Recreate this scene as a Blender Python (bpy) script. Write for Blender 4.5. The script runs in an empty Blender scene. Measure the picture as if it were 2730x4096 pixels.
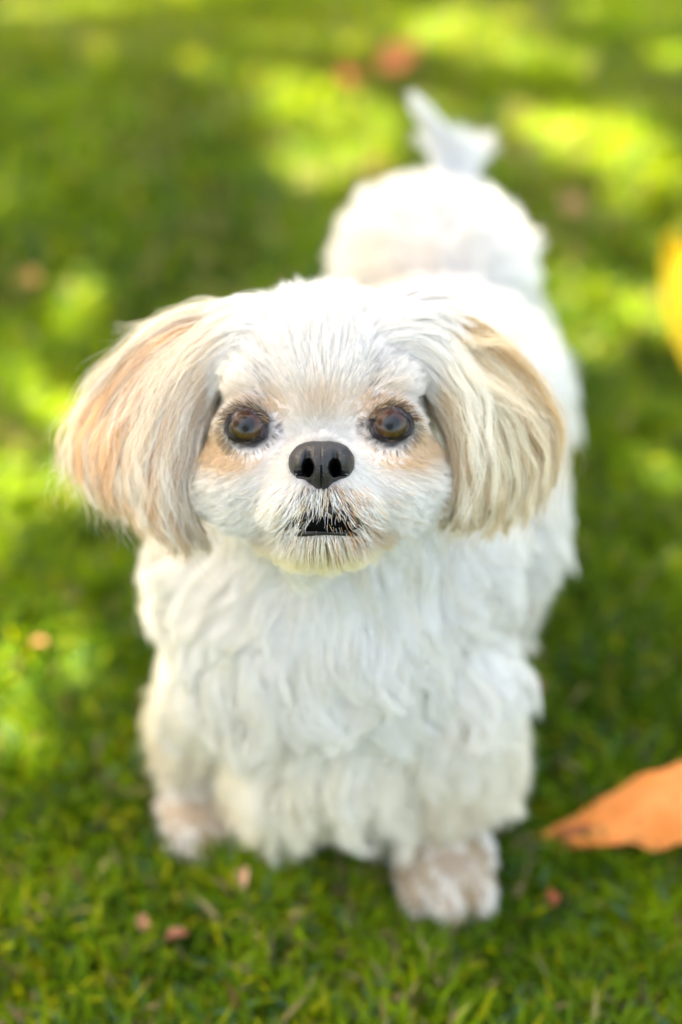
import bpy, bmesh, math, random
import numpy as np
from mathutils import Vector, Matrix
from mathutils.kdtree import KDTree
from mathutils.bvhtree import BVHTree
from mathutils import noise

rng = np.random.default_rng(7)
random.seed(7)
C = bpy.context.scene.collection
S = bpy.context.scene

# ------------------------------------------------------------------ camera
PITCH = math.radians(42)
cam_d = bpy.data.cameras.new('camera')
cam = bpy.data.objects.new('camera', cam_d)
C.objects.link(cam)
cam.location = (0, 0, .735)
cam.rotation_euler = (math.radians(90) - PITCH, 0, 0)
cam_d.sensor_fit = 'VERTICAL'
cam_d.sensor_height = 36.0
cam_d.lens = 50.0
cam_d.clip_start = .02
cam_d.clip_end = 400
cam_d.dof.use_dof = True
cam_d.dof.focus_distance = .637
cam_d.dof.aperture_fstop = 2.0
cam_d.dof.aperture_blades = 0
S.camera = cam

# ------------------------------------------------------------------ light
SUN = Vector((-.50, .40, .95)).normalized()          # direction towards the sun
world = bpy.data.worlds.new('World')
S.world = world
world.use_nodes = True
wn = world.node_tree
wn.nodes.clear()
sky = wn.nodes.new('ShaderNodeTexSky')
sky.sky_type = 'NISHITA'
sky.sun_disc = False
sky.sun_elevation = math.asin(SUN.z)
sky.sun_rotation = math.atan2(SUN.x, SUN.y)
sky.air_density = 1.0
sky.dust_density = 4.0
sky.ozone_density = .6
bg = wn.nodes.new('ShaderNodeBackground')
bg.inputs['Strength'].default_value = .10
wo = wn.nodes.new('ShaderNodeOutputWorld')
wn.links.new(sky.outputs[0], bg.inputs[0])
wn.links.new(bg.outputs[0], wo.inputs[0])
sd = bpy.data.lights.new('sun', 'SUN')
sd.energy = 5.0
sd.angle = math.radians(.5)
sd.color = (1, .95, .86)
sun = bpy.data.objects.new('sun', sd)
sun.rotation_euler = SUN.to_track_quat('Z', 'Y').to_euler()
sun.location = SUN * 20
C.objects.link(sun)

S.view_settings.view_transform = 'Standard'
S.view_settings.look = 'None'
S.view_settings.gamma = 1
S.view_settings.exposure = 3.74
S.view_settings.use_white_balance = True
S.view_settings.white_balance_temperature = 8500
S.view_settings.white_balance_tint = 10
S.view_settings.use_curve_mapping = False
cy = S.cycles
cy.max_bounces = 12
cy.diffuse_bounces = 5
cy.glossy_bounces = 10
cy.transmission_bounces = 10
cy.transparent_max_bounces = 16
cy.use_denoising = True
cy.sample_clamp_indirect = 6


# ------------------------------------------------------------------ helpers
def tag(o, label=None, cat=None, group=None, kind=None):
    if label: o['label'] = label
    if cat: o['category'] = cat
    if group: o['group'] = group
    if kind: o['kind'] = kind
    return o


def link(o, parent=None):
    C.objects.link(o)
    if parent is not None:
        o.parent = parent
        o.matrix_parent_inverse = parent_world(parent).inverted()
    return o


def parent_world(p):
    m = Matrix.LocRotScale(p.location, p.rotation_euler, p.scale)
    if p.parent is not None:
        m = parent_world(p.parent) @ p.matrix_parent_inverse @ m
    return m


def mat(name, col=(.5, .5, .5), rough=.6, spec=.5, **kw):
    m = bpy.data.materials.new(name)
    m.use_nodes = True
    p = m.node_tree.nodes['Principled BSDF']
    p.inputs['Base Color'].default_value = (*col, 1)
    p.inputs['Roughness'].default_value = rough
    p.inputs['Specular IOR Level'].default_value = spec
    for k, v in kw.items():
        p.inputs[k.replace('_', ' ')].default_value = v
    return m


def nd(m, t, **kw):
    n = m.node_tree.nodes.new(t)
    for k, v in kw.items():
        setattr(n, k, v)
    return n


def np_mesh(name, V, F, smooth=True, cols=None):
    """V (n,3), F list/array of equal-length faces"""
    me = bpy.data.meshes.new(name)
    F = np.asarray(F, dtype=np.int32)
    V = np.asarray(V, dtype=np.float32)
    me.vertices.add(len(V))
    me.vertices.foreach_set('co', V.ravel())
    n, k = F.shape
    me.loops.add(n * k)
    me.loops.foreach_set('vertex_index', F.ravel())
    me.polygons.add(n)
    me.polygons.foreach_set('loop_start', np.arange(0, n * k, k, dtype=np.int32))
    me.polygons.foreach_set('use_smooth', np.full(n, smooth))
    if cols is not None:
        a = me.color_attributes.new('col', 'FLOAT_COLOR', 'POINT')
        c4 = np.ones((len(V), 4), dtype=np.float32)
        c4[:, :3] = cols
        a.data.foreach_set('color', c4.ravel())
    me.update(calc_edges=True)
    me.validate()
    return me


def obj(name, me, m=None, parent=None):
    o = bpy.data.objects.new(name, me)
    if m is not None:
        me.materials.append(m)
    return link(o, parent)


def unit(a):
    return a / np.maximum(np.linalg.norm(a, axis=-1, keepdims=True), 1e-9)


def smooth01(x, a, b):
    t = np.clip((x - a) / (b - a), 0, 1)
    return t * t * (3 - 2 * t)


def gauss(d2, s):
    return np.exp(-d2 / (2 * s * s))


def make_hair(name, P, rad, col, m, parent, tip=.25):
    """P (N,K,3) world positions, rad scalar or (N,), col (N,3)"""
    N, K, _ = P.shape
    hc = bpy.data.hair_curves.new(name)
    hc.add_curves([K] * N)
    hc.attributes['position'].data.foreach_set('vector', P.astype(np.float32).ravel())
    t = np.linspace(0, 1, K)
    prof = (1 - (1 - tip) * t ** 1.8)
    rad = np.broadcast_to(np.asarray(rad, dtype=np.float32), (N,))
    R = (rad[:, None] * prof[None, :]).astype(np.float32)
    ra = hc.attributes.get('radius') or hc.attributes.new('radius', 'FLOAT', 'POINT')
    ra.data.foreach_set('value', R.ravel())
    ca = hc.attributes.new('col', 'FLOAT_COLOR', 'CURVE')
    c4 = np.ones((N, 4), dtype=np.float32)
    c4[:, :3] = np.clip(col, .002, .97)
    ca.data.foreach_set('color', c4.ravel())
    o = bpy.data.objects.new(name, hc)
    hc.materials.append(m)
    return link(o, parent)


def nearest(src, pts):
    kd = KDTree(len(src))
    for i, p in enumerate(src.tolist()):
        kd.insert(p, i)
    kd.balance()
    return np.array([kd.find(p)[1] for p in pts.tolist()])


def frame_perp(D):
    a = unit(np.cross(D, np.array([.31, .52, .79])))
    b = unit(np.cross(D, a))
    return a, b


def grow(root, nrm, comb, L, K=8, lift=.45, grav=.3, rnd=.12, gdir=(0, 0, -1)):
    """strands that start along normal+comb and bend into comb then down"""
    N = len(root)
    lift = np.broadcast_to(np.asarray(lift, float), (N,))[:, None]
    grav = np.broadcast_to(np.asarray(grav, float), (N,))[:, None]
    r = rng.normal(size=(N, 3)) * rnd
    P = np.zeros((N, K, 3))
    P[:, 0] = root - nrm * .0005
    st = (L / (K - 1))[:, None]
    g = np.array(gdir)[None]
    for k in range(1, K):
        t = (k - 1) / (K - 2)
        d = nrm * (lift * (1.5 - t)) + comb + g * grav * t + r
        P[:, k] = P[:, k - 1] + unit(d) * st
    return P


def wave(P, L, amp, wl, phase=None, dirs=None):
    N, K, _ = P.shape
    D = unit(P[:, -1] - P[:, 0])
    a, b = frame_perp(D)
    if dirs is not None:
        a = dirs
    ph = rng.uniform(0, 6.28, N) if phase is None else phase
    t = np.linspace(0, 1, K)[None]
    s = (L[:, None] * t)
    w = np.sin(s / wl * 6.283 + ph[:, None]) - np.sin(ph)[:, None] * (1 - t)
    w2 = np.cos(s / wl * 6.283 + ph[:, None]) - np.cos(ph)[:, None] * (1 - t)
    am = np.broadcast_to(np.asarray(amp, float), (N,))[:, None] * t ** .7
    return P + a[:, None] * (w * am)[..., None] + b[:, None] * (w2 * am * .5)[..., None]


def clump(P, nc, strength=.8, power=1.2, amp=0., wl=.02, L=None, spread=.12, lat=None):
    """pull strands towards nc guide strands; guides get a wave"""
    N, K, _ = P.shape
    gi = rng.choice(N, min(nc, N), replace=False)
    own = nearest(P[gi, 0], P[:, 0])
    G = P[gi].copy()
    if amp is not None and np.any(np.asarray(amp) > 0):
        am = amp[gi] if isinstance(amp, np.ndarray) else amp
        G = wave(G, L[gi], am, wl, None, None if lat is None else lat[gi])
    t = np.linspace(0, 1, K)[None, :, None]
    st = strength[:, None, None] if isinstance(strength, np.ndarray) else strength
    w = st * t ** power
    T = G[own]
    off = (P[:, :1] - G[own][:, :1])
    T = T + off * spread
    # strands follow the wave of their clump all the way
    Q = P + (G[own] - P[gi][own])
    return Q * (1 - w) + T * w, own


def sample_mesh(me, n, accept=None):
    me.calc_loop_triangles()
    T = np.empty(len(me.loop_triangles) * 3, dtype=np.int32)
    me.loop_triangles.foreach_get('vertices', T)
    T = T.reshape(-1, 3)
    V = np.empty(len(me.vertices) * 3, dtype=np.float32)
    me.vertices.foreach_get('co', V)
    V = V.reshape(-1, 3).astype(float)
    NN = np.empty(len(me.vertices) * 3, dtype=np.float32)
    me.vertices.foreach_get('normal', NN)
    NN = NN.reshape(-1, 3).astype(float)
    a, b, c = V[T[:, 0]], V[T[:, 1]], V[T[:, 2]]
    ar = np.linalg.norm(np.cross(b - a, c - a), axis=1) / 2
    if accept is not None:
        ar = ar * accept((a + b + c) / 3)
    i = rng.choice(len(T), n, p=ar / ar.sum())
    u, v = rng.random(n), rng.random(n)
    f = u + v > 1
    u[f], v[f] = 1 - u[f], 1 - v[f]
    w = 1 - u - v
    P = a[i] * w[:, None] + b[i] * u[:, None] + c[i] * v[:, None]
    M = NN[T[i, 0]] * w[:, None] + NN[T[i, 1]] * u[:, None] + NN[T[i, 2]] * v[:, None]
    return P, unit(M)


# head frame: x to the dog's left, y up the forehead, z out of the face (centimetres)
HO = np.array([-.009, .506, .326])
HX = np.array([1., 0, 0])
HY = np.array([0, math.sin(PITCH), math.cos(PITCH)])
HZ = np.array([0, -math.cos(PITCH), math.sin(PITCH)])
HM = np.stack([HX, HY, HZ])


def h2w(p):
    p = np.asarray(p, float)
    return HO + .01 * (p @ HM)


def w2h(p):
    return (np.asarray(p) - HO) @ HM.T * 100


EYES = [(-3.42, .50), (3.20, .58)]

# ------------------------------------------------------------------ materials
M = {}


def fur_material(name, rough=.35, rr=.3):
    m = bpy.data.materials.new(name)
    m.use_nodes = True
    t = m.node_tree
    t.nodes.clear()
    h = t.nodes.new('ShaderNodeBsdfHairPrincipled')
    h.model = 'CHIANG'
    h.parametrization = 'COLOR'
    h.inputs['Roughness'].default_value = rough
    h.inputs['Radial Roughness'].default_value = rr
    h.inputs['Random Roughness'].default_value = .2
    a = t.nodes.new('ShaderNodeAttribute')
    a.attribute_name = 'col'
    o = t.nodes.new('ShaderNodeOutputMaterial')
    t.links.new(a.outputs['Color'], h.inputs['Color'])
    p = t.nodes.new('ShaderNodeBsdfPrincipled')
    p.inputs['Roughness'].default_value = .6
    p.inputs['Specular IOR Level'].default_value = .2
    t.links.new(a.outputs['Color'], p.inputs['Base Color'])
    mx = t.nodes.new('ShaderNodeMixShader')
    mx.inputs[0].default_value = .22
    t.links.new(p.outputs[0], mx.inputs[1])
    t.links.new(h.outputs[0], mx.inputs[2])
    t.links.new(mx.outputs[0], o.inputs[0])
    return m


M['fur'] = fur_material('dog_fur', .45, .6)


def attr_mat(name, rough=.6, bump=0, bscale=400., transl=0.):
    m = mat(name, rough=rough)
    t = m.node_tree
    p = t.nodes['Principled BSDF']
    a = nd(m, 'ShaderNodeAttribute', attribute_name='col')
    t.links.new(a.outputs['Color'], p.inputs['Base Color'])
    if bump:
        n = nd(m, 'ShaderNodeTexNoise')
        n.inputs['Scale'].default_value = bscale
        b = nd(m, 'ShaderNodeBump')
        b.inputs['Strength'].default_value = bump
        b.inputs['Distance'].default_value = .001
        t.links.new(n.outputs[0], b.inputs['Height'])
        t.links.new(b.outputs[0], p.inputs['Normal'])
    if transl:
        tr = nd(m, 'ShaderNodeBsdfTranslucent')
        mx = nd(m, 'ShaderNodeMixShader')
        mx.inputs[0].default_value = transl
        t.links.new(a.outputs['Color'], tr.inputs[0])
        t.links.new(p.outputs[0], mx.inputs[1])
        t.links.new(tr.outputs[0], mx.inputs[2])
        t.links.new(mx.outputs[0], t.nodes['Material Output'].inputs[0])
    return m


M['skin'] = attr_mat('dog_skin', .55, .3, 900)
M['grass'] = attr_mat('grass_blade', .6, transl=.5)
M['grass'].node_tree.nodes['Principled BSDF'].inputs['Specular IOR Level'].default_value = .2
M['leaf'] = attr_mat('dry_leaf', .55, .4, 500, transl=.35)
M['canopy'] = attr_mat('tree_leaf', .5, transl=.25)

# nose leather
m = M['nose'] = mat('nose_leather', (.0075, .0075, .009), .36, .45)
t = m.node_tree
tc = nd(m, 'ShaderNodeTexCoord')
vo = nd(m, 'ShaderNodeTexVoronoi')
vo.feature = 'DISTANCE_TO_EDGE'
vo.inputs['Scale'].default_value = 900
n2 = nd(m, 'ShaderNodeTexNoise')
n2.inputs['Scale'].default_value = 350
mul = nd(m, 'ShaderNodeMath', operation='ADD')
b = nd(m, 'ShaderNodeBump')
b.inputs['Strength'].default_value = .9
b.inputs['Distance'].default_value = .0004
t.links.new(tc.outputs['Object'], vo.inputs['Vector'])
t.links.new(tc.outputs['Object'], n2.inputs['Vector'])
t.links.new(vo.outputs[0], mul.inputs[0])
t.links.new(n2.outputs[0], mul.inputs[1])
t.links.new(mul.outputs[0], b.inputs['Height'])
t.links.new(b.outputs[0], t.nodes['Principled BSDF'].inputs['Normal'])
M['lip'] = mat('dark_lip', (.005, .0045, .005), .35, .4)
M['lid'] = mat('eyelid_skin', (.006, .0045, .006), .38, .35)
M['nostril'] = mat('nostril_dark', (.001, .001, .001), .8, .05)

# ------------------------------------------------------------------ ground
m = M['soil'] = mat('lawn_soil', (.04, .05, .015), .95, .2)
t = m.node_tree
tc = nd(m, 'ShaderNodeTexCoord')
n1 = nd(m, 'ShaderNodeTexNoise')
n1.inputs['Scale'].default_value = 3.2
n1.inputs['Detail'].default_value = 8
n2 = nd(m, 'ShaderNodeTexNoise')
n2.inputs['Scale'].default_value = 120
n2.inputs['Detail'].default_value = 6
ad = nd(m, 'ShaderNodeMath', operation='MULTIPLY')
cr = nd(m, 'ShaderNodeValToRGB')
cr.color_ramp.elements[0].position = .18
cr.color_ramp.elements[0].color = (.018, .014, .008, 1)
cr.color_ramp.elements[1].position = .42
cr.color_ramp.elements[1].color = (.05, .085, .014, 1)
t.links.new(tc.outputs['Object'], n1.inputs['Vector'])
t.links.new(tc.outputs['Object'], n2.inputs['Vector'])
t.links.new(n1.outputs[0], ad.inputs[0])
t.links.new(n2.outputs[0], ad.inputs[1])
t.links.new(ad.outputs[0], cr.inputs[0])
t.links.new(cr.outputs[0], t.nodes['Principled BSDF'].inputs['Base Color'])
bp = nd(m, 'ShaderNodeBump')
bp.inputs['Distance'].default_value = .01
t.links.new(n2.outputs[0], bp.inputs['Height'])
t.links.new(bp.outputs[0], t.nodes['Principled BSDF'].inputs['Normal'])

xs = np.concatenate([-np.geomspace(120, 2, 14), np.linspace(-1.8, 1.8, 37), np.geomspace(2, 120, 14)])
ys = xs + 1.
GX, GY = np.meshgrid(xs, ys)


def gz(x, y):
    return .006 * np.sin(x * 5.3 + 1) * np.sin(y * 4.1) + .004 * np.sin(x * 11 + y * 7)


GZ = gz(GX, GY) - .006
V = np.stack([GX, GY, GZ], -1).reshape(-1, 3)
nx = len(xs)
ii = np.arange(len(ys) - 1)[:, None] * nx + np.arange(nx - 1)[None]
F = np.stack([ii, ii + 1, ii + nx + 1, ii + nx], -1).reshape(-1, 4)
tag(obj('ground', np_mesh('ground', V, F), M['soil']), kind='structure')

# ------------------------------------------------------------------ lawn


def vnoise(x, y, s, seed=0):
    """cheap smooth value noise"""
    r = np.random.default_rng(seed)
    T = r.random((64, 64))
    X, Y = x * s, y * s
    xi, yi = np.floor(X).astype(int), np.floor(Y).astype(int)
    fx, fy = X - xi, Y - yi
    fx, fy = fx * fx * (3 - 2 * fx), fy * fy * (3 - 2 * fy)
    g = lambda a, b: T[a % 64, b % 64]
    return (g(xi, yi) * (1 - fx) * (1 - fy) + g(xi + 1, yi) * fx * (1 - fy)
            + g(xi, yi + 1) * (1 - fx) * fy + g(xi + 1, yi + 1) * fx * fy)


def blades(x, y, hscale=1., wscale=1.):
    n = len(x)
    tuft = vnoise(x, y, 22, 3)
    big = vnoise(x, y, 5, 5)
    mid = vnoise(x, y, 11, 9)
    soil = gauss((x + .43) ** 2 + (y - 1.80) ** 2, .10)
    h = (.014 + .021 * rng.random(n)) * (.55 + .7 * tuft) * hscale * (1 - .8 * soil)
    w = (.0011 + .0016 * rng.random(n)) * wscale
    az = rng.uniform(0, 6.283, n) + 3 * vnoise(x, y, 14, 12)
    lean = rng.uniform(.2, 1.5, n)
    curl = rng.uniform(.2, 1.6, n)
    dx, dy = np.cos(az), np.sin(az)
    px, py = -dy, dx
    L = h * 1.25
    K = 4
    P = np.zeros((n, K, 3))
    P[:, 0] = np.stack([x, y, gz(x, y) - .007], -1)
    for k in range(1, K):
        an = lean * .6 + curl * (k - 1) / (K - 1)
        st = L / (K - 1)
        P[:, k] = P[:, k - 1] + np.stack([dx * np.sin(an) * st, dy * np.sin(an) * st, np.cos(an) * st], -1)
    P[..., 2] = np.maximum(P[..., 2], gz(x, y)[:, None] - .004 + .0 * P[..., 2])
    tw = rng.normal(0, .5, n)
    W = np.stack([px * np.cos(tw), py * np.cos(tw), np.sin(tw)], -1)
    V = np.zeros((n, 7, 3))
    for k, f in enumerate((.9, 1., .75)):
        V[:, 2 * k] = P[:, k] - W * (w * f)[:, None]
        V[:, 2 * k + 1] = P[:, k] + W * (w * f)[:, None]
    V[:, 6] = P[:, 3]
    # colours
    g1 = np.array([.045, .115, .003]); g2 = np.array([.20, .32, .004]); g3 = np.array([.27, .29, .006])
    straw = np.array([.34, .26, .13]); brown = np.array([.13, .075, .03])
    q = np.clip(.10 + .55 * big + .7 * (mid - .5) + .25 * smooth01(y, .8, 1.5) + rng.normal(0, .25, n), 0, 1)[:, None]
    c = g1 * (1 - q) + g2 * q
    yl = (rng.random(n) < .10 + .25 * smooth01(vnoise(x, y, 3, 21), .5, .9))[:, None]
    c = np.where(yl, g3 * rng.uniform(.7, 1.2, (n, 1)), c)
    dead = rng.random(n)
    dens = smooth01(vnoise(x, y, 9, 30), .45, .9)
    c = np.where((dead < .03 + .16 * dens)[:, None], straw * rng.uniform(.5, 1.1, (n, 1)), c)
    c = np.where((dead > .985)[:, None], brown, c)
    bluish = (rng.random(n) < .07)[:, None]
    c = np.where(bluish, np.array([.07, .14, .06]), c)
    cc = np.repeat(c[:, None], 7, 1)
    base = np.arange(n)[:, None] * 7
    tri = np.array([[0, 1, 3], [0, 3, 2], [2, 3, 5], [2, 5, 4], [4, 5, 6]])
    F = (base[:, None] + tri[None]).reshape(-1, 3)
    return V.reshape(-1, 3), F, cc.reshape(-1, 3)


def lawn_points(n, x0, x1, y0, y1):
    return rng.uniform(x0, x1, n), rng.uniform(y0, y1, n)


parts = []
x, y = lawn_points(95000, -.42, .42, .28, 1.0); parts.append(blades(x, y))
x, y = lawn_points(110000, -.75, .75, 1.0, 2.2); parts.append(blades(x, y, 1.05, 1.25))
x, y = lawn_points(60000, -1.8, 1.8, -.6, 3.2)
k = ~((abs(x) < .42) & (y > .28) & (y < 1.0)) & ~((abs(x) < .75) & (y > 1.) & (y < 2.2))
parts.append(blades(x[k], y[k], 1.1, 1.8))
x, y = lawn_points(60000, -7, 7, -5, 9)
k = ~((abs(x) < 1.8) & (y > -.6) & (y < 3.2))
parts.append(blades(x[k], y[k], 1.3, 4.))
off = 0
VV, FF, CC = [], [], []
for v, f, c in parts:
    VV.append(v); FF.append(f + off); CC.append(c); off += len(v)
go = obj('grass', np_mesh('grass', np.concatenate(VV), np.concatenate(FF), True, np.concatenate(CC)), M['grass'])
tag(go, 'short dappled green lawn grass with straw coloured bits', 'grass', kind='stuff')

# ------------------------------------------------------------------ tree that dapples the lawn
tree = bpy.data.objects.new('shade_tree', None)
tree.location = (-1.75, 2.75, 0)
link(tree)
tag(tree, 'leafy shade tree standing at the lawn behind the dog', 'tree')
m = M['bark'] = mat('tree_bark', (.12, .09, .06), .9, .2)
t = m.node_tree
n1 = nd(m, 'ShaderNodeTexNoise')
n1.inputs['Scale'].default_value = 14
n1.inputs['Detail'].default_value = 10
cr = nd(m, 'ShaderNodeValToRGB')
cr.color_ramp.elements[0].color = (.05, .035, .025, 1)
cr.color_ramp.elements[1].color = (.2, .16, .12, 1)
bp = nd(m, 'ShaderNodeBump')
bp.inputs['Distance'].default_value = .03
t.links.new(n1.outputs[0], cr.inputs[0])
t.links.new(n1.outputs[0], bp.inputs['Height'])
t.links.new(cr.outputs[0], t.nodes['Principled BSDF'].inputs['Base Color'])
t.links.new(bp.outputs[0], t.nodes['Principled BSDF'].inputs['Normal'])


def tube_mesh(pts, rads, seg=10, wob=0.):
    pts = [Vector(p) for p in pts]
    V, F = [], []
    for i, p in enumerate(pts):
        d = (pts[min(i + 1, len(pts) - 1)] - pts[max(i - 1, 0)]).normalized()
        a = d.cross(Vector((.3, .9, .2))).normalized()
        b_ = d.cross(a)
        for j in range(seg):
            an = j / seg * 6.2832
            r = rads[i] * (1 + wob * math.sin(an * 3 + i * 1.3))
            V.append(p + a * math.cos(an) * r + b_ * math.sin(an) * r)
    for i in range(len(pts) - 1):
        for j in range(seg):
            k = (j + 1) % seg
            F.append((i * seg + j, i * seg + k, (i + 1) * seg + k, (i + 1) * seg + j))
    n = len(V)
    V += [pts[0], pts[-1]]
    e = (len(pts) - 1) * seg
    for j in range(seg):
        k = (j + 1) % seg
        F.append((n, k, j, j)); F.append((n + 1, e + j, e + k, e + k))
    return V, F


def tube(name, pts, rads, m_, parent, seg=10, wob=0.):
    V, F = tube_mesh(pts, rads, seg, wob)
    me = bpy.data.meshes.new(name)
    me.from_pydata([tuple(v) for v in V], [], [f if f[2] != f[3] else f[:3] for f in F])
    me.polygons.foreach_set('use_smooth', [True] * len(me.polygons))
    return obj(name, me, m_, parent)


CRC = np.array([-1.45, 2.05, 3.3])
tube('trunk', [(-1.75, 2.75, -.1), (-1.74, 2.74, .25), (-1.71, 2.70, 1.2), (-1.66, 2.6, 2.2), (-1.5, 2.3, 3.1)],
     [.24, .17, .14, .12, .08], M['bark'], tree, 14, .06)
for k in range(9):
    an = k / 9 * 6.283 + .3
    z0 = 2.0 + .12 * k
    e = CRC + np.array([math.cos(an) * 1.7, math.sin(an) * 1.7, random.uniform(-.2, .5)])
    s = np.array([-1.68 + .1 * (z0 - 2), 2.62 - .3 * (z0 - 2), z0])
    mid_ = (s + e) / 2 + np.array([0, 0, .25])
    tube('limb', [s, mid_, e], [.06, .035, .012], M['bark'], tree, 8)
# leaves; gaps in the crown let the sun through in patches on the lawn: (x, y, rx, ry)
GAPS = [(-.25, 1.45, .10, .09), (-.36, 1.30, .10, .08), (-.065, 1.32, .09, .055), (.29, 1.37, .10, .06), (.275, .87, .05, .07),
        (-.205, .645, .075, .055), (-.27, .78, .05, .07), (.22, .63, .035, .04), (.145, .56, .045, .03), (-.20, .57, .05, .035),
        (.03, 1.40, .05, .04), (-.13, 1.74, .12, .08), (-.33, .98, .05, .07), (.40, 1.62, .06, .05), (-.14, 1.25, .05, .04),
        (.46, 1.15, .05, .08), (-.5, 1.55, .08, .1), (.6, .8, .1, .1), (-.6, .5, .12, .1), (-.15, .12, .1, .08), (.3, .1, .08, .08),
        (-.30, 1.62, .07, .05), (.10, 1.72, .08, .05), (.33, 1.75, .06, .05), (-.22, 1.12, .045, .06), (.36, 1.0, .05, .05), (-.05, 1.50, .05, .04),
        (.24, .74, .035, .04), (-.40, 1.12, .06, .05)]
n = 46000
q = rng.normal(size=(n, 3)); q = unit(q) * (rng.random((n, 1)) ** (1 / 3))
Lc = CRC + q * np.array([2.3, 2.3, .75])
g = Lc[:, :2] - np.array([SUN.x, SUN.y]) / SUN.z * Lc[:, 2:3]
keep = np.ones(n, bool)
for (gx, gy, rx, ry) in GAPS:
    d = ((g[:, 0] - gx) / rx) ** 2 + ((g[:, 1] - gy) / ry) ** 2
    keep &= d > (.55 + .9 * rng.random(n) ** 1.5)
thin = vnoise(g[:, 0] + 5, g[:, 1] + 5, 7.5, 41) * .45 + vnoise(g[:, 0] + 5, g[:, 1] + 5, 14, 42) * .55
shield = ((g[:, 0] - .13) / .24) ** 2 + ((g[:, 1] - .58) / .38) ** 2 < 1
shield |= (g[:, 1] < .52) & (g[:, 1] > .25) & (np.abs(g[:, 0]) < .34)
keep &= ~((thin > np.where((g[:, 1] > 1.0) | (g[:, 0] < -.22), .44, .52)) & (rng.random(n) < .93) & ~shield)
Lc = Lc[keep]; n = len(Lc)
A = unit(rng.normal(size=(n, 3)) + np.array([0, 0, .0]))
Bv = unit(np.cross(A, unit(rng.normal(size=(n, 3)) + np.array([0, 0, 1.6]))))
Nn = np.cross(A, Bv)
sz = rng.uniform(.035, .06, n)[:, None]
V = np.stack([Lc - A * sz, Lc + Bv * sz * .45 + Nn * sz * .1, Lc + A * sz, Lc - Bv * sz * .45 + Nn * sz * .1], 1).reshape(-1, 3)
F = np.arange(n * 4).reshape(-1, 4)
cc = np.array([.05, .10, .02]) * rng.uniform(.6, 1.4, (n, 1)) * np.array([1, 1, 1])
tag(obj('crown', np_mesh('crown', V, F, False, np.repeat(cc, 4, 0)), M['canopy'], tree), kind='stuff')

n = 14000  # crown for two unseen trees, added so the eyes reflect dark foliage
q = rng.normal(size=(n, 3)); q = unit(q) * (rng.random((n, 1)) ** .4)
Lc = CRC + q * np.array([3.1, 3.1, 2.5]) + np.array([0, 0, .9])
A = unit(rng.normal(size=(n, 3)))
Bv = unit(np.cross(A, unit(rng.normal(size=(n, 3)) + np.array([0, 0, 1.]))))
sz = rng.uniform(.09, .15, n)[:, None]
V = np.stack([Lc - A * sz, Lc + Bv * sz * .5, Lc + A * sz, Lc - Bv * sz * .5], 1).reshape(-1, 3)
crown2 = np_mesh('crown', V, np.arange(n * 4).reshape(-1, 4), False, np.repeat(np.array([.05, .09, .02]) * rng.uniform(.6, 1.4, (n, 1)), 4, 0))
crown2.materials.append(M['canopy'])
for k_, (tx, ty, rz, sc_, lab) in enumerate([(-.4, -7.1, 2.2, 1.5, 'broad leafy tree added out of view behind the camera for eye reflections'),
                                            (-8.5, -3.0, .8, 1.6, 'leafy tree added out of view far to the left for eye reflections')]):
    tc_ = tree.copy(); C.objects.link(tc_)
    tc_.location = (tx, ty, 0); tc_.rotation_euler = (0, 0, rz); tc_.scale = (sc_,) * 3
    tag(tc_, lab, 'tree', 'unseen trees added for reflections')
    for ch in [c_ for c_ in C.objects if c_.parent == tree]:
        c2 = ch.copy(); C.objects.link(c2); c2.parent = tc_
        if ch.name.startswith('crown'):
            c2.data = crown2

# ------------------------------------------------------------------ fallen leaves


def leaf_grid(L, W, nu=22, nv=11, shape=None, bend=None, thick=.0005):
    """leaf along +x, returns closed mesh data with edge thickness"""
    u = np.linspace(0, 1, nu); v = np.linspace(-1, 1, nv)
    U, Vv = np.meshgrid(u, v, indexing='ij')
    wid = (shape(U) if shape else np.sin(np.pi * U ** .8) ** .75) * W / 2
    jag = 1 + .05 * np.sin(U * 41 + Vv * 3) * np.abs(Vv)
    X = (U - .5) * L
    Y = Vv * wid * jag
    Z = bend(U, Vv) if bend else 0 * U
    Z = Z + .0009 * np.cos(U * 60 - np.abs(Vv) * 8) * (1 - np.abs(Vv)) - .0014 * np.exp(-(Vv / .08) ** 2)
    top = np.stack([X, Y, Z], -1).reshape(-1, 3)
    bot = top - [0, 0, thick]
    Vx = np.concatenate([top, bot])
    n0 = nu * nv
    idx = np.arange(nu - 1)[:, None] * nv + np.arange(nv - 1)[None]
    f = np.stack([idx, idx + nv, idx + nv + 1, idx + 1], -1).reshape(-1, 4)
    fb = f[:, ::-1] + n0
    rim = [i * nv for i in range(nu)] + [(nu - 1) * nv + j for j in range(1, nv)] + \
          [i * nv + nv - 1 for i in range(nu - 2, -1, -1)] + [j for j in range(nv - 2, 0, -1)]
    fr = [(rim[i], rim[(i + 1) % len(rim)], rim[(i + 1) % len(rim)] + n0, rim[i] + n0) for i in range(len(rim))]
    return Vx, np.concatenate([f, fb, np.array(fr)]), np.concatenate([U.ravel()] * 2), np.concatenate([Vv.ravel()] * 2)


def leaf_cols(U, Vv, c1, c2, spots=.3, seed=1):
    r = np.random.default_rng(seed)
    nz = vnoise(U * 3 + seed, Vv + seed, 3, seed)
    nz2 = vnoise(U * 3 + seed, Vv + seed, 9, seed + 1)
    t = np.clip(nz * .7 + nz2 * .3, 0, 1)[:, None]
    c = np.array(c1) * (1 - t) + np.array(c2) * t
    vein = np.exp(-(Vv / .05) ** 2)[:, None] * .25
    c = c * (1 - vein) + np.array(c1) * 1.3 * vein
    sp = (nz2 > 1 - spots * .35)[:, None]
    return np.clip(np.where(sp, c * .6, c), 0, .95)


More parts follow.
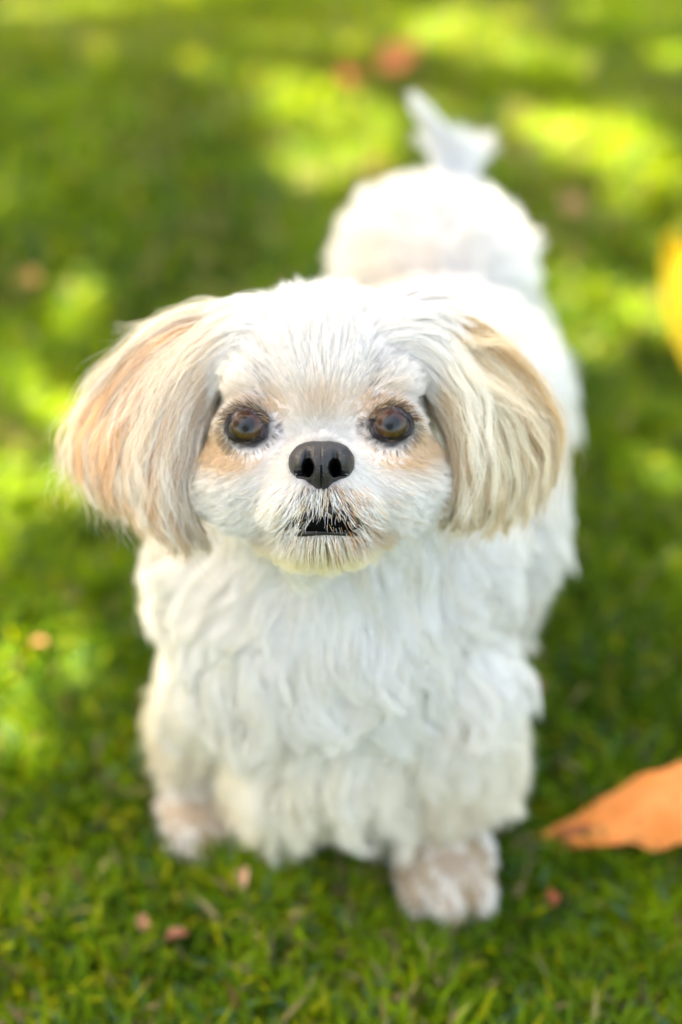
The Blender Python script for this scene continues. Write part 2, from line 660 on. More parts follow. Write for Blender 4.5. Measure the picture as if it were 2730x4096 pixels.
# big orange leaf to the right of the paws
ol = bpy.data.objects.new('orange_leaf', None)
ol.location = (.185, .545, .012)
link(ol)
tag(ol, 'large orange dry leaf curled on the grass beside the front paw', 'leaf')


def b1(U, Vv):
    arch = .030 * np.sin(np.pi * np.clip((U - .12) / .88, 0, 1)) ** 1.2
    curl = -.032 * np.clip(-Vv - .25, 0, 1) ** 1.3 * smooth01(U, .2, .5) - .010 * np.clip(Vv, 0, 1) ** 2
    notch = -.006 * np.exp(-((U - .42) / .05) ** 2) * np.clip(-Vv, 0, 1)
    return arch + curl + notch + .003 * np.sin(U * 9 + Vv * 2)


def s1(U):
    return np.clip(.28 + .95 * np.sin(np.pi * np.clip(U, 0, 1) ** 1.15) - .25 * np.exp(-(U / .06) ** 2) * .4, 0, 1.2) * (1 - smooth01(U, .93, 1.) * .9)


V, F, U, Vv = leaf_grid(.178, .038, 44, 19, s1, b1, .0007)
o = obj('leaf_blade', np_mesh('leaf_blade', V, F, True, leaf_cols(U, Vv, (.93, .27, .04), (.95, .42, .12), .2, 4)), M['leaf'])
o.location = (.199, .519, .018)
o.rotation_euler = (math.radians(8), math.radians(-5), math.radians(6.5))
o.parent = ol
o.matrix_parent_inverse = parent_world(ol).inverted()
# torn edge folded under
def b2(U, Vv):
    return .008 * np.sin(np.pi * U) + .004 * Vv
V, F, U, Vv = leaf_grid(.062, .018, 18, 7, None, b2, .0006)
o = obj('folded_edge', np_mesh('folded_edge', V, F, True, leaf_cols(U, Vv, (.50, .16, .07), (.6, .2, .1), .5, 6)), M['leaf'])
o.location = (.158, .510, .012)
o.rotation_euler = (math.radians(48), math.radians(4), math.radians(3))
o.parent = ol
o.matrix_parent_inverse = parent_world(ol).inverted()

# yellow leaf standing in the grass at the right
yl = bpy.data.objects.new('yellow_leaf', None)
yl.location = (.31, 1.06, .0)
link(yl)
tag(yl, 'bright yellow leaf standing in the grass at the right', 'leaf')
V, F, U, Vv = leaf_grid(.148, .058, 30, 15, None, lambda U, v: .014 * v * v + .01 * np.sin(U * 3.1), .0007)
o = obj('leaf_blade', np_mesh('leaf_blade', V, F, True, leaf_cols(U, Vv, (.74, .50, .006), (.86, .66, .02), .25, 9)), M['leaf'])
o.matrix_world = Matrix.Identity(4)
ax_ = Vector((-.12, .80, .42)).normalized(); az_ = Vector((.25, -.45, .85)); ay_ = az_.cross(ax_).normalized(); az_ = ax_.cross(ay_)
o.rotation_euler = Matrix((ax_, ay_, az_)).transposed().to_euler()
o.location = (.292, 1.02, .045)
o.parent = yl
o.matrix_parent_inverse = parent_world(yl).inverted()

small = [
    ('orange leaf lying on the lawn behind the tail, larger of two', .067, 1.602, .052, .036, (.60, .20, .07), 'salmon'),
    ('dark red leaf lying left of the orange one behind the tail', .008, 1.556, .036, .026, (.30, .05, .02), 'red'),
    ('small tan leaf on the lawn far left of the dog', -.285, 1.134, .024, .018, (.42, .24, .07), 'tan'),
    ('pale yellow leaf on the sunny lawn beside the rump', .036, 1.34, .040, .026, (.42, .33, .06), 'yellow'),
    ('pale pink leaf scrap lying between the front paws', -.058, .482, .019, .009, (.75, .48, .34), 'pink'),
    ('pink leaf scrap in the front grass, left one of the pair', -.113, .453, .011, .008, (.6, .30, .17), 'pink'),
    ('pink leaf scrap in the front grass, right one of the pair', -.093, .444, .012, .009, (.6, .25, .15), 'pink'),
    ('small orange leaf scrap on the sunny grass left of chest', -.206, .670, .011, .009, (.28, .14, .04), 'orange'),
    ('brownish leaf on the lawn right of the tail', .227, 1.274, .03, .02, (.35, .20, .08), 'brown'),
    ('tiny brown red leaf scrap just right of the front paw', .121, .469, .011, .008, (.34, .09, .03), 'red'),
    ('tan leaf scrap on the grass right of the chest', .128, .632, .016, .010, (.4, .22, .09), 'tan'),
]
for i, (lab, x, y, L, W, c, _) in enumerate(small):
    V, F, U, Vv = leaf_grid(L, W, 14, 7, None, lambda U, v: W * (.25 * v * v + .2 * np.sin(U * 3.1)), .0004)
    o = obj('fallen_leaf', np_mesh('fallen_leaf', V, F, True, leaf_cols(U, Vv, c, tuple(min(.9, q_ * 1.25) for q_ in c), .3, 20 + i)), M['leaf'])
    o.location = (x, y - .03 * min(1, max(.25, (y - .3) / 1.1)), .019)
    o.rotation_euler = (random.uniform(.1, .5), random.uniform(-.3, .3), random.uniform(0, 6))
    tag(o, lab, 'leaf', 'small fallen leaves on the lawn')

# ------------------------------------------------------------------ the dog
dog = bpy.data.objects.new('dog', None)
dog.location = (.03, .66, 0)
link(dog)
tag(dog, 'small white shih tzu dog with cream ears looking up', 'dog')

bm = bmesh.new()


def ell(c, r, head=False, rot=None):
    c = np.array(c, float); r = np.array(r, float)
    if head:
        Mx = Matrix(((HX[0], HY[0], HZ[0]), (HX[1], HY[1], HZ[1]), (HX[2], HY[2], HZ[2]))).to_4x4()
        mt = Matrix.Translation(Vector(h2w(c))) @ Mx @ Matrix.Diagonal((*(r * .01), 1))
    else:
        mt = Matrix.Translation(Vector(c)) @ (rot or Matrix.Identity(4)) @ Matrix.Diagonal((*r, 1))
    bmesh.ops.create_icosphere(bm, subdivisions=4, radius=1, matrix=mt)


def chain(pts, rad, n=7):
    for i in range(len(pts) - 1):
        a, b_ = np.array(pts[i]), np.array(pts[i + 1])
        for k in range(n + 1):
            tt = k / n
            p = a * (1 - tt) + b_ * tt
            r = rad[i] * (1 - tt) + rad[i + 1] * tt
            bmesh.ops.create_icosphere(bm, subdivisions=3, radius=r, matrix=Matrix.Translation(Vector(p)))


# head
ell((0, 1.7, -5.4), (5.0, 4.4, 5.2), True)
ell((-2.9, -1.5, -2.9), (2.6, 2.8, 2.6), True)
ell((2.9, -1.5, -2.9), (2.6, 2.8, 2.6), True)
ell((0, -1.7, -1.0), (2.3, 1.7, 2.1), True)
ell((-1.15, -2.9, -.75), (1.5, 1.3, 1.7), True)
ell((1.15, -2.9, -.75), (1.5, 1.3, 1.7), True)
ell((.1, -4.35, -1.3), (1.8, .9, 1.8), True)
ell((0, -3.4, -3.2), (3.0, 2.0, 3), True)
ell((0, .9, -2.1), (1.5, 1.4, 1.4), True)
ell((-2.9, 2.3, -2.1), (1.6, 1.0, 1.4), True)
ell((2.9, 2.3, -2.1), (1.6, 1.0, 1.4), True)
# trunk of the body
chain([h2w((0, .5, -6.5)), (-.005, .585, .235), (-.004, .575, .18)], [.046, .060, .070])
ell((-.011, .560, .155), (.081, .066, .084))
ell((-.010, .540, .103), (.052, .05, .045))
ell((.041, .660, .158), (.094, .09, .080))
ell((.062, .74, .165), (.086, .08, .072))
ell((.066, .86, .183), (.067, .075, .062))
ell((.03, .86, .13), (.032, .05, .055))
ell((.108, .86, .13), (.032, .05, .055))
ell((-.056, .585, .175), (.046, .05, .055))
ell((.050, .580, .175), (.044, .05, .055))
# legs
chain([(-.055, .56, .13), (-.072, .565, .085), (-.085, .545, .022)], [.040, .032, .024])
ell((-.087, .525, .016), (.026, .028, .017))
for k in (-1, 0, 1):
    ell((-.084 + k * .014, .500 + abs(k) * .005, .012), (.0068, .013, .010))
chain([(.052, .55, .13), (.061, .535, .085), (.062, .508, .026)], [.040, .034, .025])
ell((.062, .490, .018), (.030, .031, .018))
for k in (-1, 0, 1):
    ell((.062 + k * .019, .463 + abs(k) * .006, .013), (.0085, .015, .012))
for sx, dy_ in ((.022, 0), (.118, -.01)):
    chain([(sx, .865 + dy_, .12), (sx, .845 + dy_, .085), (sx, .895 + dy_, .05), (sx, .88 + dy_, .018)], [.036, .026, .016, .015])
    ell((sx, .865 + dy_, .014), (.02, .028, .014))
# tail
TAIL = [(.076, .915, .215), (.078, .935, .235), (.070, .935, .252), (.064, .925, .262)]
chain(TAIL, [.014, .009, .006, .004])

me0 = bpy.data.meshes.new('body_raw')
bm.to_mesh(me0)
bm.free()
tmp = bpy.data.objects.new('body_raw', me0)
C.objects.link(tmp)
md = tmp.modifiers.new('r', 'REMESH')
md.mode = 'VOXEL'
md.voxel_size = .0032
ms = tmp.modifiers.new('s', 'SMOOTH')
ms.factor = .5
ms.iterations = 6
dg = bpy.context.evaluated_depsgraph_get()
body_me = bpy.data.meshes.new_from_object(tmp.evaluated_get(dg))
bpy.data.objects.remove(tmp)
body_me.name = 'body'
nv = len(body_me.vertices)
co = np.empty(nv * 3, dtype=np.float32)
body_me.vertices.foreach_get('co', co)
co = co.reshape(-1, 3).astype(float)
hl = w2h(co)
front = hl[:, 2] > -4.5
for ex, ey in EYES:     # eye sockets
    d = np.sqrt(((hl[:, 0] - ex) / 1.15) ** 2 + (hl[:, 1] - ey) ** 2)
    tz = -.42 - 0 * d
    w = (1 - smooth01(d, .85, 1.5)) * front
    hl[:, 2] = np.where(w > 0, hl[:, 2] * (1 - w) + tz * w, hl[:, 2])
nn_ = ((hl[:, 0] - .02) / 1.15) ** 2 + ((hl[:, 1] + 1.25) / .85) ** 2
hl[:, 2] -= np.where((hl[:, 2] > -3), 1.1 * (1 - smooth01(nn_, .6, 1.3)), 0)
co = HO + .01 * (hl @ HM)
body_me.vertices.foreach_set('co', co.astype(np.float32).ravel())
body_me.polygons.foreach_set('use_smooth', [True] * len(body_me.polygons))
body_me.update()


def eye_dist(h):
    return np.minimum(*[np.sqrt(((h[:, 0] - ex) / 1.1) ** 2 + (h[:, 1] - ey) ** 2) for ex, ey in EYES])


def headness(p):
    h = w2h(p)
    # head region of the coat
    d = ((h[:, 0]) / 7.2) ** 2 + ((h[:, 1] - .3) / 7.3) ** 2 + ((h[:, 2] + 4.2) / 7.8) ** 2
    return (d < 1) & (h[:, 1] > -5.2 + .35 * np.clip(-h[:, 2] - 2.5, 0, 6))


def muzzle_dark(h):
    a = gauss(((h[:, 0] - .2) / 1.1) ** 2 + ((h[:, 1] + 3.5) / .75) ** 2, 1.) * 1.6
    return np.clip(a, 0, 1) * (h[:, 2] > -3)


h = w2h(co)
hd = headness(co)
base = np.tile(np.array([.62, .56, .52]), (nv, 1))
dk = np.where(hd, np.clip(muzzle_dark(h) + (1 - smooth01(eye_dist(h), 1.0, 1.25)) * (h[:, 2] > -4), 0, 1), 0)[:, None]
base = base * (1 - dk) + np.array([.015, .011, .012]) * dk
legs = (co[:, 2] < .09)[:, None]
base = np.where(legs, np.array([.24, .18, .12]), base)
ca = body_me.color_attributes.new('col', 'FLOAT_COLOR', 'POINT')
c4 = np.ones((nv, 4), dtype=np.float32); c4[:, :3] = base
ca.data.foreach_set('color', c4.ravel())
body = obj('body', body_me, M['skin'], dog)
bvh = BVHTree.FromPolygons([tuple(v) for v in co.tolist()], [tuple(p.vertices) for p in body_me.polygons])


def skin_z(x, y):
    """height of the skin above the face plane, in centimetres"""
    o_ = Vector(h2w((x, y, 8)))
    r = bvh.ray_cast(o_, Vector(-HZ), .2)
    return float(w2h(np.array(r[0]))[2]) if r[0] else -3.


# ---- eyes
m = M['eye'] = mat('eyeball', (.05, .035, .035), .15, .5)
m = M['iris'] = mat('iris', (.1, .05, .02), .4, .3)
t = m.node_tree
at = nd(m, 'ShaderNodeAttribute', attribute_name='col')
t.links.new(at.outputs['Color'], t.nodes['Principled BSDF'].inputs['Base Color'])
m = M['cornea'] = bpy.data.materials.new('cornea')
m.use_nodes = True
t = m.node_tree
t.nodes.clear()
tr = t.nodes.new('ShaderNodeBsdfTransparent')
gl = t.nodes.new('ShaderNodeBsdfGlossy')
gl.inputs['Roughness'].default_value = .015
fr = t.nodes.new('ShaderNodeFresnel')
fr.inputs['IOR'].default_value = 1.34
mx = t.nodes.new('ShaderNodeMixShader')
oo = t.nodes.new('ShaderNodeOutputMaterial')
t.links.new(fr.outputs[0], mx.inputs[0])
t.links.new(tr.outputs[0], mx.inputs[1])
t.links.new(gl.outputs[0], mx.inputs[2])
t.links.new(mx.outputs[0], oo.inputs[0])


def polar_cap(c, R, amax, nr=24, na=48, squash=1.0):
    """cap of a sphere facing +z of the head frame; returns head-frame coords, radial fraction, angle"""
    V, rf, an = [], [], []
    for i in range(nr + 1):
        a = amax * i / nr
        for j in range(na):
            b_ = j / na * 6.2832
            V.append((c[0] + R * math.sin(a) * math.cos(b_), c[1] + R * math.sin(a) * math.sin(b_), c[2] + R * math.cos(a) * squash))
            rf.append(i / nr); an.append(b_)
    F = [(i * na + j, (i + 1) * na + j, (i + 1) * na + (j + 1) % na, i * na + (j + 1) % na) for i in range(nr) for j in range(na)]
    return np.array(V), F, np.array(rf), np.array(an)


for ei, (ex, ey) in enumerate(EYES):
    ec = (ex, ey, -.92)
    V, F, rf, an = polar_cap(ec, 1.0, 3.14159, 32, 48)
    eye = obj('eye', np_mesh('eye', h2w(V), F), M['eye'], dog)
    V, F, rf, an = polar_cap(ec, 1.006, .80, 26, 72)
    st = .5 + .5 * np.sin(an * 23 + 3 * np.sin(an * 5)) * np.sin(an * 11 + 2)
    amb = np.array([.11, .040, .005]); red = np.array([.065, .014, .007]); oliv = np.array([.062, .036, .003])
    low = (.5 - .5 * np.sin(an))[:, None]
    side = (.5 + .5 * np.cos(an) * (1 if ei == 0 else -1))[:, None]
    c = red * (1 - low) + (amb * side + oliv * (1 - side)) * low
    c = c * (.65 + .7 * st[:, None] * smooth01(rf, .35, .8)[:, None])
    pup = 1 - smooth01(rf, .42, .54)
    limb = smooth01(rf, .84, .97)
    c = c * (1 - pup[:, None]) + .003 * pup[:, None]
    c = c * (1 - limb[:, None]) + np.array([.012, .009, .01]) * limb[:, None]
    obj('iris', np_mesh('iris', h2w(V), F, True, c), M['iris'], eye)
    V, F, rf, an = polar_cap((ex, ey, -.92), 1.014, .84, 24, 48)
    obj('cornea', np_mesh('cornea', h2w(V), F), M['cornea'], eye)
    # eyelid ring
    sgn = -1 if ei == 0 else 1
    na = 96
    prof = [(0., -.01, -.12), (.08, .015, .0), (.25, .03, .02), (.5, .01, .01), (.75, -.05, 0), (1.0, -.22, 0)]
    VV_ = []
    for (q_, dz, _) in prof:
        for j in range(na):
            a = j / na * 6.2832
            cx, sx_ = math.cos(a), math.sin(a)
            # almond opening: corner droops on the outside, pointed both ends
            ax = .88 * math.copysign(abs(cx) ** .85, cx)
            ay = (.53 if sx_ > 0 else .62) * math.copysign(abs(sx_) ** 1.12, sx_)
            out = cx * sgn
            ay += -.10 * max(out, 0) ** 2 - .14 * max(-out, 0) ** 2
            gx = q_ * (.14 if sx_ > 0 else .16)
            ox = ax + cx * gx * (1.35 if out < 0 else 1.0)
            oy = ay + sx_ * gx * (1. if sx_ > 0 else 1.25) + (-.10 * q_ if sx_ < 0 else 0)
            r2 = ox * ox + oy * oy
            zb = -.92 + math.sqrt(max(1.0 - r2, .0))if r2 < 1 else -.92
            zin = -.92 + math.sqrt(max(1.0 - ax * ax - ay * ay, .02))
            VV_.append((ex + ox, ey + oy, max(zb, zin) * (1 - q_) + (-.45) * q_ + dz + (.05 if q_ < .05 else 0)))
    F = [(i * na + j, i * na + (j + 1) % na, (i + 1) * na + (j + 1) % na, (i + 1) * na + j) for i in range(len(prof) - 1) for j in range(na)]
    lid = obj('eyelid', np_mesh('eyelid', h2w(np.array(VV_)), F), M['lid'], eye)
    sb = lid.modifiers.new('s', 'SUBSURF'); sb.levels = 1; sb.render_levels = 1

    # short brow hairs hanging over the lid
    nb = 420
    a = rng.uniform(.05 * math.pi, .95 * math.pi, nb)
    r0 = rng.uniform(1.0, 1.22, nb)
    px_, py_ = ex + .98 * np.cos(a) * r0, ey + .80 * np.sin(a) * r0
    pz_ = np.full(nb, -.30) - .25 * (r0 - 1) / .22
    R0 = np.stack([px_, py_, pz_], -1)
    out = np.cos(a) * sgn
    dd = np.stack([sgn * (.9 + 0 * a) + .3 * np.cos(a), .15 + .55 * np.sin(a) - .35 * np.clip(out, 0, 1), .35 + 0 * a], -1)
    Lb = rng.uniform(.3, .75, nb) * .01
    Pb = grow(h2w(R0), np.tile(HZ, (nb, 1)), unit(dd) @ HM, Lb, 7, .25, .45, .22)
    ub = rng.random((nb, 1))
    cb = np.where(ub < .5, [.035, .024, .022], np.where(ub < .88, [.36, .20, .09], [.70, .60, .45]))
    make_hair('lashes', Pb, .00006, cb, M['fur'], eye)

# ---- nose
NC = (0.02, -1.25)
NZ = skin_z(0, -2.3)
kn = np.array([-90, -75, -60, -45, -28, -10, 12, 35, 60, 78, 90.])
kr = np.array([1.34, 1.28, 1.08, 1.13, 1.38, 1.50, 1.50, 1.36, 1.13, 1.02, .99])
nr, na = 90, 200
V = []
for i in range(nr + 1):
    rho = (i / nr) ** .85
    for j in range(na):
        a = j / na * 2 * math.pi
        deg = math.degrees(math.asin(math.sin(a)))
        R = float(np.interp(deg, kn, kr))
        x, y = math.cos(a) * R * rho, math.sin(a) * R * rho
        z = 1.15 * (1 - rho ** 3.2) ** .6
        ax = abs(x)
        z += .16 * math.exp(-((ax - 1.05) / .32) ** 2 - ((y + .02) / .42) ** 2)       # wings
        z += .12 * math.exp(-(ax / .34) ** 2 - ((y + .1) / .5) ** 2)
        z -= .22 * math.exp(-((ax - .62) / .16) ** 2 - ((y - .25) / .35) ** 2)          # hollow above the nostril
        z -= 1.35 / (1 + math.exp((((ax - .60) / .24) ** 2 + ((y + .24) / .35) ** 2 - 1) * 7))
        # slit that runs from the nostril outwards
        tt = min(max((ax - .6) / .75, 0), 1)
        yc = -.44 - .06 * tt
        z -= .85 * (1 - tt) ** .5 * math.exp(-((y - yc) / (.14 - .06 * tt)) ** 2) * (1 if .5 < ax < 1.2 else 0)
        z -= .14 * math.exp(-(ax / .035) ** 2) * (1 / (1 + math.exp((y + .25) * 14)))
        z -= .04 * math.exp(-(ax / .05) ** 2)
        z -= .16 * smooth01(np.array(-y), .55, 1.3) * .6
        V.append((NC[0] + x, NC[1] + y, NZ - .45 + z + .006 * noise.noise(Vector((x * 9, y * 9, 3)))))
F = [(i * na + j, i * na + (j + 1) % na, (i + 1) * na + (j + 1) % na, (i + 1) * na + j) for i in range(nr) for j in range(na)]
nose = obj('nose', np_mesh('nose', h2w(np.array(V)), F), M['nose'], dog)


def dark_ell(name, c, r, m_, parent):
    V, F, _, _ = polar_cap((0, 0, 0), 1, 3.14159, 16, 24)
    return obj(name, np_mesh(name, h2w(V * np.array(r) + np.array(c)), F), m_, parent)


for s_ in (-1, 1):
    dark_ell('nostril', (NC[0] + s_ * .60, NC[1] - .24, NZ - .80), (.22, .32, .24), M['nostril'], nose)  # near-black plug paints in the depth shade of the nostril

# ---- mouth
mouth = dark_ell('mouth', (.25, -3.95, skin_z(.2, -4.0) - .35), (1.6, .55, .7), M['nostril'], dog)


def face_tube(name, pts, rads, m_, parent, dz=0.):
    P = []
    for i in range(len(pts) - 1):
        for k in range(6):
            tt = k / 6
            P.append((pts[i][0] * (1 - tt) + pts[i + 1][0] * tt, pts[i][1] * (1 - tt) + pts[i + 1][1] * tt))
    P.append(pts[-1])
    P = np.array(P)
    for _ in range(3):
        P[1:-1] = (P[:-2] + P[1:-1] * 2 + P[2:]) / 4
    R = np.interp(np.linspace(0, 1, len(P)), np.linspace(0, 1, len(rads)), rads)
    W = [tuple(h2w((p[0], p[1], skin_z(p[0], p[1]) + dz))) for p in P]
    return tube(name, W, R * .01, m_, parent, 12)


face_tube('upper_lip', [(-2.1, -4.5), (-1.2, -3.85), (-.3, -3.5), (.1, -3.2), (.6, -3.4), (1.4, -3.75), (2.3, -4.5)], [.10, .25, .26, .16, .26, .25, .10], M['lip'], mouth, .02)
face_tube('lower_lip', [(-1.7, -4.6), (-.8, -4.42), (.2, -4.36), (1.3, -4.42), (2.1, -4.65)], [.06, .17, .15, .17, .06], M['lip'], mouth, -.06)

# ---- head coat -------------------------------------------------------------
WHITE = np.array([.83, .83, .82]); CREAM = np.array([.72, .55, .32]); TAN = np.array([.58, .35, .14]); ORANGE = np.array([.62, .27, .07])
YCREAM = np.array([.70, .60, .26]); GREY = np.array([.45, .42, .40]); DARK = np.array([.05, .035, .03])
GL = np.array([0, -HY[2], -HZ[2]])   # gravity in the head frame


def lerp(a, b_, w):
    w = np.asarray(w)[:, None]
    return a * (1 - w) + b_ * w


def head_comb(h):
    x, y = h[:, 0], h[:, 1]
    d = np.stack([x, y + .7, -.35 * np.ones_like(x)], -1)
    d[:, :2] = unit(d[:, :2])
    # top of the head parts and falls to the sides
    side = smooth01(np.abs(x), 1.2, 4.5) * smooth01(y, 1.5, 4)
    d2 = np.stack([np.sign(x) * 1.0, .15 - .35 * smooth01(np.abs(x), 3, 5.5), -.3 * np.ones_like(x)], -1)
    d = d * (1 - side[:, None] * .7) + d2 * side[:, None] * .7
    # moustache and beard run out and down
    mo = smooth01(-y, 1.9, 2.8) * (np.abs(x) < 4.6)
    d3 = np.stack([x * .42, -1.0 + .12 * np.abs(x), .12 + 0 * x], -1)
    d = d * (1 - mo[:, None]) + d3 * mo[:, None]
    # away from the eyes
    for ex, ey in EYES:
        e = np.stack([x - ex, y - ey, 0 * x], -1)
        r = np.linalg.norm(e[:, :2], axis=1)
        w = (1 - smooth01(r, 1.0, 2.3))[:, None]
        topw = smooth01(y - ey, .1, .7)[:, None]
        sweep = unit(np.stack([np.sign(ex) * np.ones_like(x), .35 - .5 * np.clip((x - ex) * np.sign(ex), -.6, 1.2), .1 + 0 * x], -1))
        d = d * (1 - w) + (unit(e) * (1 - topw * .75) + sweep * topw * .75) * w
    return unit(d)


def coat_accept_head(c):
    h = w2h(c)
    a = headness(c).astype(float)
    ed = eye_dist(h)
    a *= np.where((h[:, 2] > -3.5), np.where(h[:, 1] > .6, smooth01(ed, .90, .98), .45 * smooth01(ed, .98, 1.03) + .55 * smooth01(ed, 1.0, 1.2)), 1)
    nd_ = np.sqrt(((h[:, 0] - NC[0]) / 1.25) ** 2 + ((h[:, 1] - NC[1] + .05) / .95) ** 2)
    a *= np.where(h[:, 2] > -2, nd_ > 1, 1)
    a *= 1 - .95 * muzzle_dark(h) ** .9
    mdist = ((h[:, 0] - .3) / 1.75) ** 2 + ((h[:, 1] + 4.0) / .46) ** 2
    a *= np.where((mdist < 1) & (h[:, 2] > -3), .0, 1)
    a *= np.where(h[:, 2] > -3.5, 1.5, .7) * (1 + 1.2 * (h[:, 2] > -2.5) * gauss(h[:, 0] ** 2 + (h[:, 1] + .3) ** 2, 1.6))
    return a


NH = 95000
P0, N0 = sample_mesh(body_me, NH, coat_accept_head)
h = w2h(P0)
x, y, z = h.T
nl = N0 @ HM.T
cd = head_comb(h)
cd = cd - nl * np.sum(cd * nl, 1, keepdims=True) * .8
cw = unit(cd) @ HM
dn = np.sqrt((x) ** 2 + (y + 1.3) ** 2)
ed = eye_dist(h)
L = .58 + 1.2 * smooth01(dn, 1.6, 5.0)
L += 1.1 * smooth01(y, 2.2, 5.5) + .5 * smooth01(-z, 5, 8)
L = np.where((y < -2.2) & (np.abs(x) < 4.5), np.maximum(.75 + .75 * smooth01(-y, 3.4, 4.8), L * .75), L)
L = np.where(z > -4, L * (.38 + .62 * smooth01(ed, 1.25, 3.0)), L)
md_ = muzzle_dark(h)
L = np.where((md_ > .25) & (y > -4.0), L * .72, L)
L = L * rng.uniform(.6, 1.1, NH) * .01
lift = .34 + .25 * smooth01(y, 2.5, 5.5)
lift = np.where((dn < 2.8) & (y > -2), .42, lift)
lift = np.where(y < -4.4, .45, lift)
P = grow(P0, N0, cw, L, 8, lift, .12 + .35 * smooth01(-y, 2, 4), .13)
P = P + 0
amp = np.where(dn > 3, .0006, .0002)
P, own = clump(P, 2600, .38 + .25 * smooth01(y, 2, 5), 1.1, amp, .02, L, .25)
P, own = clump(P, 12000, .35, 1.0, 0., .02, L, .3)
# colour
W0 = WHITE * rng.uniform(.74, 1.06, (NH, 1))
W0 = lerp(W0, W0 * np.array([1, .93, .80]), rng.random(NH) * .7)
c = W0
tn = np.zeros(NH)
for ex, ey in EYES:
    s_ = np.sign(ex)
    tn += .95 * gauss((x - ex - s_ * .9) ** 2 + (y - ey + 1.0) ** 2, .75)
    tn += .80 * gauss((x - ex - s_ * 1.7) ** 2 + ((y - ey + .8) * 1.2) ** 2, .6)
    tn += 1.0 * gauss((x - ex + s_ * 1.25) ** 2 + ((y - ey - .75)) ** 2, .55)
    tn += .55 * gauss((x - ex) ** 2 + ((y - ey - 1.3) * 1.2) ** 2, .6)
    tn += 1.2 * gauss(((x - ex - s_ * .1) / 1.4) ** 2 + ((y - ey + 1.35)) ** 2, .5)
tn += .65 * gauss((x / 1.3) ** 2 + ((y - 1.35) * 1.1) ** 2, .6)
tn = np.clip(tn * rng.uniform(.7, 1.2, NH), 0, 1) * (z > -4)
c = lerp(c, TAN * rng.uniform(.85, 1.25, (NH, 1)), tn * .75)
dkk = np.zeros(NH)
for ex, ey in EYES:
    s_ = np.sign(ex)
    dkk += .8 * gauss((x - ex + s_ * 1.1) ** 2 + (y - ey + .1) ** 2, .26)
    dkk += .25 * gauss(((x - ex + s_ * .7) / 1.4) ** 2 + (y - ey - 1.25) ** 2, .28)
    dkk += .22 * gauss(((x - ex + s_ * 1.0)) ** 2 + (y - ey - 2.1) ** 2, .3)
near = (1 - smooth01(ed, 1.0, 1.28)) * (z > -3.5)
dkk += near * np.where(y < .5, .95, .3)
c = lerp(c, DARK * np.array([1.5, 1.5, 1.8]), (rng.random(NH) < np.clip(dkk, 0, .9)) * .85)
# chin stain
c = lerp(c, YCREAM, np.clip(smooth01(-y, 4.3, 5.2) * .8, 0, 1) * (z > -5))
c = lerp(c, TAN, np.clip(.6 * gauss((x - 2.3) ** 2 + (y + 4.5) ** 2, .4) + .25 * gauss((x + 2.2) ** 2 + (y + 4.6) ** 2, .35), 0, 1))
u = rng.random(NH)
mdm = md_ > .25
c = np.where((mdm & (u < .03 + .16 * (x > .3)))[:, None], ORANGE * 1.05, c)
c = np.where((mdm & (u > .75))[:, None], DARK * 1.5, c)
# cream towards the ears and the back of the head
c = lerp(c, CREAM, smooth01(np.abs(x), 3.6, 5.6) * smooth01(y, -1, 2.5) * rng.uniform(.2, 1, NH) * .8)
c = lerp(c, CREAM, smooth01(x, 2, 4.5) * smooth01(y, 4, 6) * .7)
rad = np.where(dn < 3.5, .000055, .00008) * rng.uniform(.8, 1.2, NH)
rad = np.where(mdm, .00008, rad)
make_hair('head_fur', P, rad, c, M['fur'], body)

# whiskery long hairs of the moustache
NW = 1000
P0, N0 = sample_mesh(body_me, NW, lambda c_: headness(c_) * (w2h(c_)[:, 2] > -2.2) * gauss(((w2h(c_)[:, 0] - .1) / 1.9) ** 2 + ((w2h(c_)[:, 1] + 3.0) / .9) ** 2, 1.)
                     * (np.abs(w2h(c_)[:, 1] + 1.2) > 1.0) * (((w2h(c_)[:, 0] - .3) / 1.2) ** 2 + ((w2h(c_)[:, 1] + 3.95) / .45) ** 2 > .8))
h = w2h(P0)
x, y, z = h.T
d = np.stack([x * .6, -1 + .1 * np.abs(x), .15 + 0 * x], -1)
nl = N0 @ HM.T
d = d - nl * np.sum(d * nl, 1, keepdims=True) * .8
L = rng.uniform(.6, 1.45, NW) * .01
P = grow(P0, N0, unit(d) @ HM, L, 9, .34, .3, .26)
P = wave(P, L, .0011, .016)
P, _ = clump(P, 260, .55, 1., 0., .02, L, .2)
u = rng.random(NW)[:, None]
c = np.where(u < .62, WHITE * 1.05, np.where((u < .85) | (x < .2)[:, None], np.array([.78, .66, .46]), ORANGE * 1.1))
make_hair('whiskers', P, .00009, c, M['fur'], body)

# ---- body coat --------------------------------------------------------------


